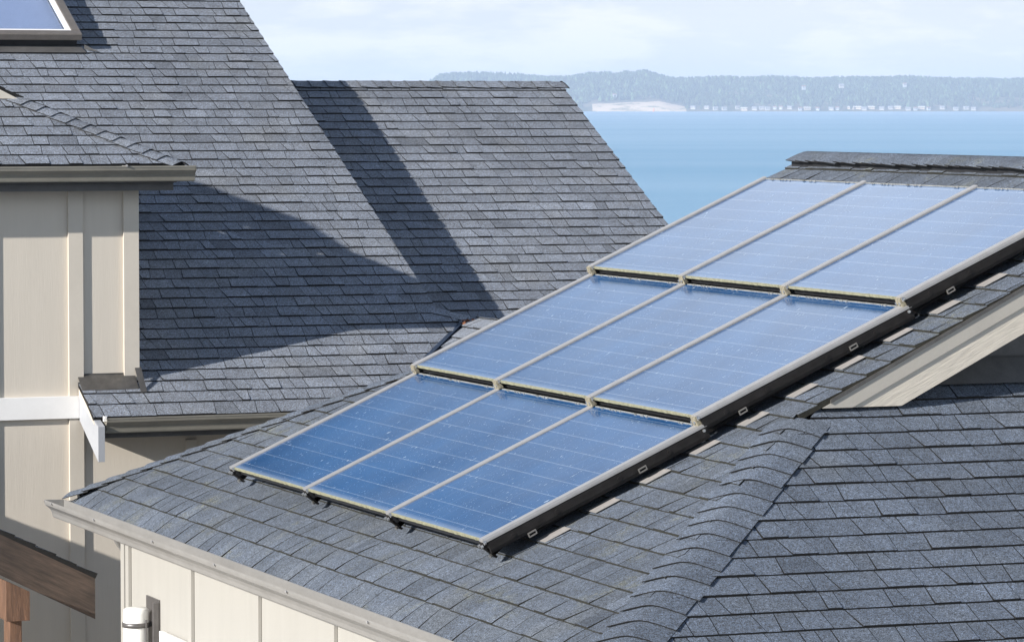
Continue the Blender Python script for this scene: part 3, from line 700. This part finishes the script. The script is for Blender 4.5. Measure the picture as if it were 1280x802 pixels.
# ================================================================== SETTING
psi=.37697; FW=V((math.sin(psi),math.cos(psi),0)); RT=V((math.cos(psi),-math.sin(psi),0))
def far(lat,d,z): return FW*d+RT*lat+Zv*z
WZ=-12.5
# land under the houses
m,nt,b=mat('pale gravel'); c=coord(nt); nt.links.new(mixc(nt,noise(nt,3,6,c,.7),(.26,.25,.225),(.36,.34,.31)),b.inputs['Base Color']); b.inputs['Roughness'].default_value=.95; M_GR=m
mb=MB(); ring=lambda r,z:[(8+r*1.1*math.cos(6.28318*i/48),20+r*math.sin(6.28318*i/48),z) for i in range(48)]
vs=ring(60,GZ)+ring(66,GZ-1)+ring(95,WZ-1.); fs=[tuple(range(48))]+[(48*k+i,48*(k+1)+i,48*(k+1)+(i+1)%48,48*k+(i+1)%48) for k in range(2) for i in range(48)]
mb.add(vs,fs); tag(mb.build('ground',M_GR),'pale gravel ground under the houses','ground',kind='structure')
# water
m,nt,b=mat('sea water'); c=coord(nt); 
mp=nt.nodes.new('ShaderNodeMapping'); mp.inputs['Rotation'].default_value=(0,0,psi); nt.links.new(c,mp.inputs[0])
m2=nt.nodes.new('ShaderNodeMapping'); m2.inputs['Scale'].default_value=(.0012,.0045,1); nt.links.new(mp.outputs[0],m2.inputs[0])
pat=noise(nt,1.,5,m2.outputs[0],.55)
nt.links.new(mixc(nt,ramp(nt,pat,.35,.68),(.14,.33,.50),(.17,.36,.53)),b.inputs['Base Color'])
nt.links.new(ramp(nt,pat,.35,.68,.46,.36),b.inputs['Roughness']); b.inputs['IOR'].default_value=1.33; b.inputs['Specular IOR Level'].default_value=.36
m3=nt.nodes.new('ShaderNodeMapping'); m3.inputs['Scale'].default_value=(.35,.6,1); nt.links.new(mp.outputs[0],m3.inputs[0])
bump(nt,b,noise(nt,1.,6,m3.outputs[0],.65),.8,.55)
M_SEA=m
mb=MB(); R=9400; mb.add([(-R,-R,WZ),(R,-R,WZ),(R,R,WZ),(-R,R,WZ)],[(0,1,2,3)]); tag(mb.build('sea',M_SEA),'calm pale blue sea between the roofs and the far shore','sea',kind='structure')
# far hill
def pxl(px,d=7500): return (px-640)/4826*d
import bisect
kx=[300,440,505,525,550,600,640,700,760,830,900,960,1040,1100,1170,1230,1290,1500,1900,2600]
kt=[20,24,32,50,66,70,67,63,61,61,61,60,60,61,60,59,58,58,50,40]
def Htop(lat):
    px=lat/7500*4826+640
    if px<=kx[0]: return 8
    if px>=kx[-1]: return kt[-1]
    i=bisect.bisect_right(kx,px)-1; t=(px-kx[i])/(kx[i+1]-kx[i]); t=t*t*(3-2*t)
    return kt[i]*(1-t)+kt[i+1]*t
def cliffw(lat):
    px=lat/7200*4826+640
    return max(0,min(1,(px-722)/40))*max(0,min(1,(858-px)/30))
SH0=7200
def hz(lat,d):
    u=(d-SH0)/700.
    if u<=0: return WZ-1.5
    H=Htop(lat)-11-WZ
    shore=(1-math.exp(-(d-SH0)/14.))*(3.0+12*cliffw(lat)*(.75+.15*math.sin(lat*.05+1)+.12*math.sin(lat*.17)))
    g=min(1,u*1.05); g=g**.8
    bumpy=1.2*math.sin(lat*.021+d*.006)+1.*math.sin(lat*.047-d*.011)
    return WZ+shore+(H-3)*g*(1. if u<1 else max(.6,1-.15*(u-1)))+bumpy*min(1,u*3)
m,nt,b=mat('hill soil'); c=coord(nt); nt.links.new(mixc(nt,ramp(nt,noise(nt,.02,5,c,.6),.42,.6),(.05,.07,.03),(.2,.17,.1)),b.inputs['Base Color']); b.inputs['Roughness'].default_value=1; M_HILL=m
m,nt,b=mat('sandy bluff'); c=coord(nt,(.03,.03,.16)); nt.links.new(mixc(nt,ramp(nt,noise(nt,1,6,c,.7),.5,.62),(.66,.53,.38),(.2,.2,.12)),b.inputs['Base Color']); b.inputs['Roughness'].default_value=1; M_BLUFF=m
mb=MB(); lats=[-900+25*i for i in range(160)]; ds=[7195,7202,7210,7222,7240,7270,7310,7360,7430,7510,7600,7700,7800,7900,8000,8200,8500]
nl_=len(lats); vs=[far(l,d,hz(l,d)) for d in ds for l in lats]
for j in range(len(ds)-1):
    for i in range(nl_-1):
        cw=cliffw(lats[i]+12)>.3 and ds[j]<7222 and ds[j]>=7195
        pass
fs=[[],[]]
for j in range(len(ds)-1):
    for i in range(nl_-1):
        k=1 if (cliffw(lats[i]+12)>.25 and ds[j]<7240) else 0
        fs[k].append((j*nl_+i,j*nl_+i+1,(j+1)*nl_+i+1,(j+1)*nl_+i))
mb.add(vs,fs[0],0,1.,True); b0=len(mb.v)
for f in fs[1]: mb.f.append(list(f)); mb.m.append(1); mb.t.append(1.); mb.sm.append(True)
tag(mb.build('hill',[M_HILL,M_BLUFF]),'long low hill with a sandy bluff on the far shore','hill',kind='structure')
# forest
m,nt,b=mat('fir foliage'); at=nt.nodes.new('ShaderNodeAttribute'); at.attribute_name='tone'
nt.links.new(scalec(nt,(.045,.07,.035),at.outputs['Fac']),b.inputs['Base Color']); b.inputs['Roughness'].default_value=.95; M_FIR=m
mb=MB(); rn=random.Random(99); n=0
while n<13000:
    lat=rn.uniform(-420,2300) if rn.random()<.25 else rn.uniform(-260,1150); d=7212+(rn.random()**.9)*900
    if lat/7500*4826+640<508: continue
    if cliffw(lat)>.2 and d<7262+rn.random()*10: continue
    if d<7300 and rn.random()<.35: continue
    # clearings
    if math.sin(lat*.013+2)+math.sin(d*.02+lat*.006)>1.25 and rn.random()<.8: continue
    z=hz(lat,d)-1; h=rn.uniform(7,12.5); r=h*rn.uniform(.26,.5); p=far(lat,d,z); tone=rn.uniform(.65,1.35)
    if rn.random()<.18: tone*=2.2
    k=6; a0=rn.random()*6; mid=.35+rn.random()*.2
    vs=[p+V((r*.8*math.cos(a0+6.283*i/k),r*.8*math.sin(a0+6.283*i/k),h*.08)) for i in range(k)]+[p+V((r*.75*math.cos(a0+6.283*i/k+.5),r*.75*math.sin(a0+6.283*i/k+.5),h*mid)) for i in range(k)]+[p+V((rn.uniform(-.4,.4),0,h))]
    mb.add(vs,[(i,(i+1)%k,k+(i+1)%k,k+i) for i in range(k)]+[(k+i,k+(i+1)%k,2*k) for i in range(k)],0,tone); n+=1
tag(mb.build('forest',M_FIR),'dense hazy evergreen forest covering the far hill','forest',kind='stuff')
# shore houses
def house_mesh(w,dp,h,wm,rm):
    mb=MB(); mb.box((-w/2,-dp/2,-3),(w/2,dp/2,h)); mb.prism([(-w/2-.4,-dp/2-.5,h),(-w/2-.4,dp/2+.5,h),(-w/2-.4,0,h+dp*.34)],(w+.8,0,0),1)
    for i in range(int(w//3)): mb.box((-w/2+1+i*3,-dp/2-.06,h*.3),(-w/2+2.4+i*3,-dp/2-.001,h*.75),2)
    return mb,[wm,rm,M_BLACK]
wl=[simple('shore wall white',(.5,.48,.45),.7,bs=0,ns=.3),simple('shore wall tan',(.6,.5,.38),.7,bs=0,ns=.3),simple('shore wall grey',(.5,.52,.54),.7,bs=0,ns=.3)]
rf=[simple('shore roof grey',(.35,.35,.36),.8,bs=0,ns=.3),simple('shore roof pale',(.6,.58,.55),.8,bs=0,ns=.3),simple('shore roof rust',(.34,.18,.12),.8,bs=0,ns=.3)]
protos=[]
for i,(w,dp,h) in enumerate(((9,6,3.4),(12,6,3),(6.5,5,3.8))):
    mb,ms=house_mesh(w,dp,h,wl[i],rf[i]); me=mb.build('shore_house',ms); protos.append(me)
used=set(); rn=random.Random(5)
pxs=[]; x=866.
while x<1225:
    pxs.append(x); x+=rn.choice((7.5,9,11,13,17)) 
for j,x in enumerate(pxs):
    k=rn.choice((0,0,1,2)); o=protos[k] if k not in used else protos[k].copy()
    if k in used: COL.objects.link(o)
    used.add(k); d=7206+rn.uniform(0,10); lat=pxl(x,d); o.location=far(lat,d,max(WZ+2.6,hz(lat,d)+.5)); o.rotation_euler=(0,0,-psi+rn.uniform(-.3,.3))
    tag(o,'tiny pale house in the row along the far shoreline under the forest','house','houses along the far shoreline')
for j,(x,d,lab) in enumerate(((1051,7520,'lone bright white house high among the trees of the far hill'),(1004,7470,'small pale house on the far hillside left of the brightest white one'),(1130,7560,'small pale house on the far hillside right of the brightest white one'),(768,7300,'pale house above the sandy bluff on the far shore'))):
    o=protos[0 if j==0 else 2].copy(); COL.objects.link(o); lat=pxl(x,d); o.location=far(lat,d,hz(lat,d)+ (12 if j<3 else 4)); o.rotation_euler=(0,0,-psi+.2); tag(o,lab,'house')
    mbx=MB(); 
    if o.get('group'): del o['group']
# navigation buoy
bl_=far(pxl(817,7050),7050,WZ); B_=empty('buoy',bl_,'tiny orange navigation buoy in front of the sandy bluff','buoy')
M_OR=simple('orange buoy paint',(.75,.2,.06),.5,bs=0,ns=.5)
mb=MB(); mb.tube((0,0,-.5),(0,0,1.2),2.2,14,r2=2.0); mb.build('float',M_OR,B_); mb=MB(); mb.tube((0,0,1.2),(0,0,6.5),1.3,10,r2=.5); mb.build('tower',M_OR,B_)
# haze
mh=bpy.data.materials.new('air haze'); mh.use_nodes=True; nt=mh.node_tree; nt.nodes.clear()
pv=nt.nodes.new('ShaderNodeVolumePrincipled'); out=nt.nodes.new('ShaderNodeOutputMaterial'); nt.links.new(pv.outputs[0],out.inputs['Volume'])
pv.inputs['Density'].default_value=.000125; pv.inputs['Color'].default_value=(.71,.80,.965,1); pv.inputs['Anisotropy'].default_value=.0
mb=MB(); R=9800; mb.box((-R,-R,WZ-4),(R,R,95)); hz_=mb.build('haze',mh); tag(hz_,None,None,kind='stuff')

# ================================================================== LIGHT, SKY, CAMERA
sd=V((-1,-.32,.42)).normalized(); el=math.asin(sd.z)
w=bpy.data.worlds.new('World'); S.world=w; w.use_nodes=True; nt=w.node_tree; bg=nt.nodes['Background']
sk=nt.nodes.new('ShaderNodeTexSky'); sk.sky_type='NISHITA'; sk.sun_disc=False; sk.sun_elevation=el
sk.sun_rotation=math.atan2(sd.x,sd.y); sk.altitude=20; sk.air_density=1.; sk.dust_density=.4; sk.ozone_density=3.
tc=nt.nodes.new('ShaderNodeTexCoord'); mp=nt.nodes.new('ShaderNodeMapping'); mp.inputs['Scale'].default_value=(1.,1.,4.5); mp.inputs['Location'].default_value=(.3,.1,.2); nt.links.new(tc.outputs['Generated'],mp.inputs[0])
cl=ramp(nt,noise(nt,3.2,7,mp.outputs[0],.6),.46,.68,.0,.3)
mp2=nt.nodes.new('ShaderNodeMapping'); mp2.inputs['Scale'].default_value=(9.,9.,40.); nt.links.new(tc.outputs['Generated'],mp2.inputs[0])
cl2=ramp(nt,noise(nt,2.6,7,mp2.outputs[0],.6),.45,.62,0,.85)
cc=mul(nt,cl,cl2,'MAXIMUM')
sz=nt.nodes.new('ShaderNodeSeparateXYZ'); nt.links.new(tc.outputs['Generated'],sz.inputs[0]); DX,DZ=sz.outputs[0],sz.outputs[2]
wob=mul(nt,mul(nt,noise(nt,5.,5,tc.outputs['Generated'],.6),.5,'SUBTRACT'),.05)
band=ramp(nt,mul(nt,DZ,wob,'ADD'),.04,.16,1,0)
veil=mixc(nt,mul(nt,band,.97),sk.outputs[0],(7.15,7.6,7.95))
added_bank=mul(nt,ramp(nt,mul(nt,DX,wob,'ADD'),.15,.28),mul(nt,ramp(nt,DZ,.38,.48,1,0),ramp(nt,DZ,.09,.2)))  # out-of-view cloud bank added so the upper panels reflect a paler sky
veil=mixc(nt,mul(nt,added_bank,.95),veil,(13.5,14.8,16.5))
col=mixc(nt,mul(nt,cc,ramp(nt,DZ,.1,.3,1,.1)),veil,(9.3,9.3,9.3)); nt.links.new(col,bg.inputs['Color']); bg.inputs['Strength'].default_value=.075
sl_=bpy.data.lights.new('sun','SUN'); sl_.energy=5.0; sl_.angle=math.radians(.53); sl_.color=(1,.965,.92)
so=bpy.data.objects.new('sun',sl_); COL.objects.link(so); so.rotation_euler=sd.to_track_quat('Z','Y').to_euler()
cam=bpy.data.cameras.new('camera'); co=bpy.data.objects.new('camera',cam); COL.objects.link(co); S.camera=co
cam.sensor_width=36; cam.lens=4826.2/1280*36; cam.clip_start=.5; cam.clip_end=60000
phi=.05587
look=V((math.sin(psi)*math.cos(phi),math.cos(psi)*math.cos(phi),-math.sin(phi))); co.rotation_euler=look.to_track_quat('-Z','Y').to_euler()
S.view_settings.view_transform='Standard'; S.view_settings.look='None'; S.view_settings.exposure=.62; S.view_settings.gamma=1
S.render.engine='CYCLES'
cy=S.cycles; cy.use_denoising=True; cy.denoiser='OPENIMAGEDENOISE'; cy.denoising_input_passes='RGB_ALBEDO_NORMAL'; cy.denoising_prefilter='ACCURATE'; cy.max_bounces=6; cy.volume_bounces=1; cy.diffuse_bounces=3
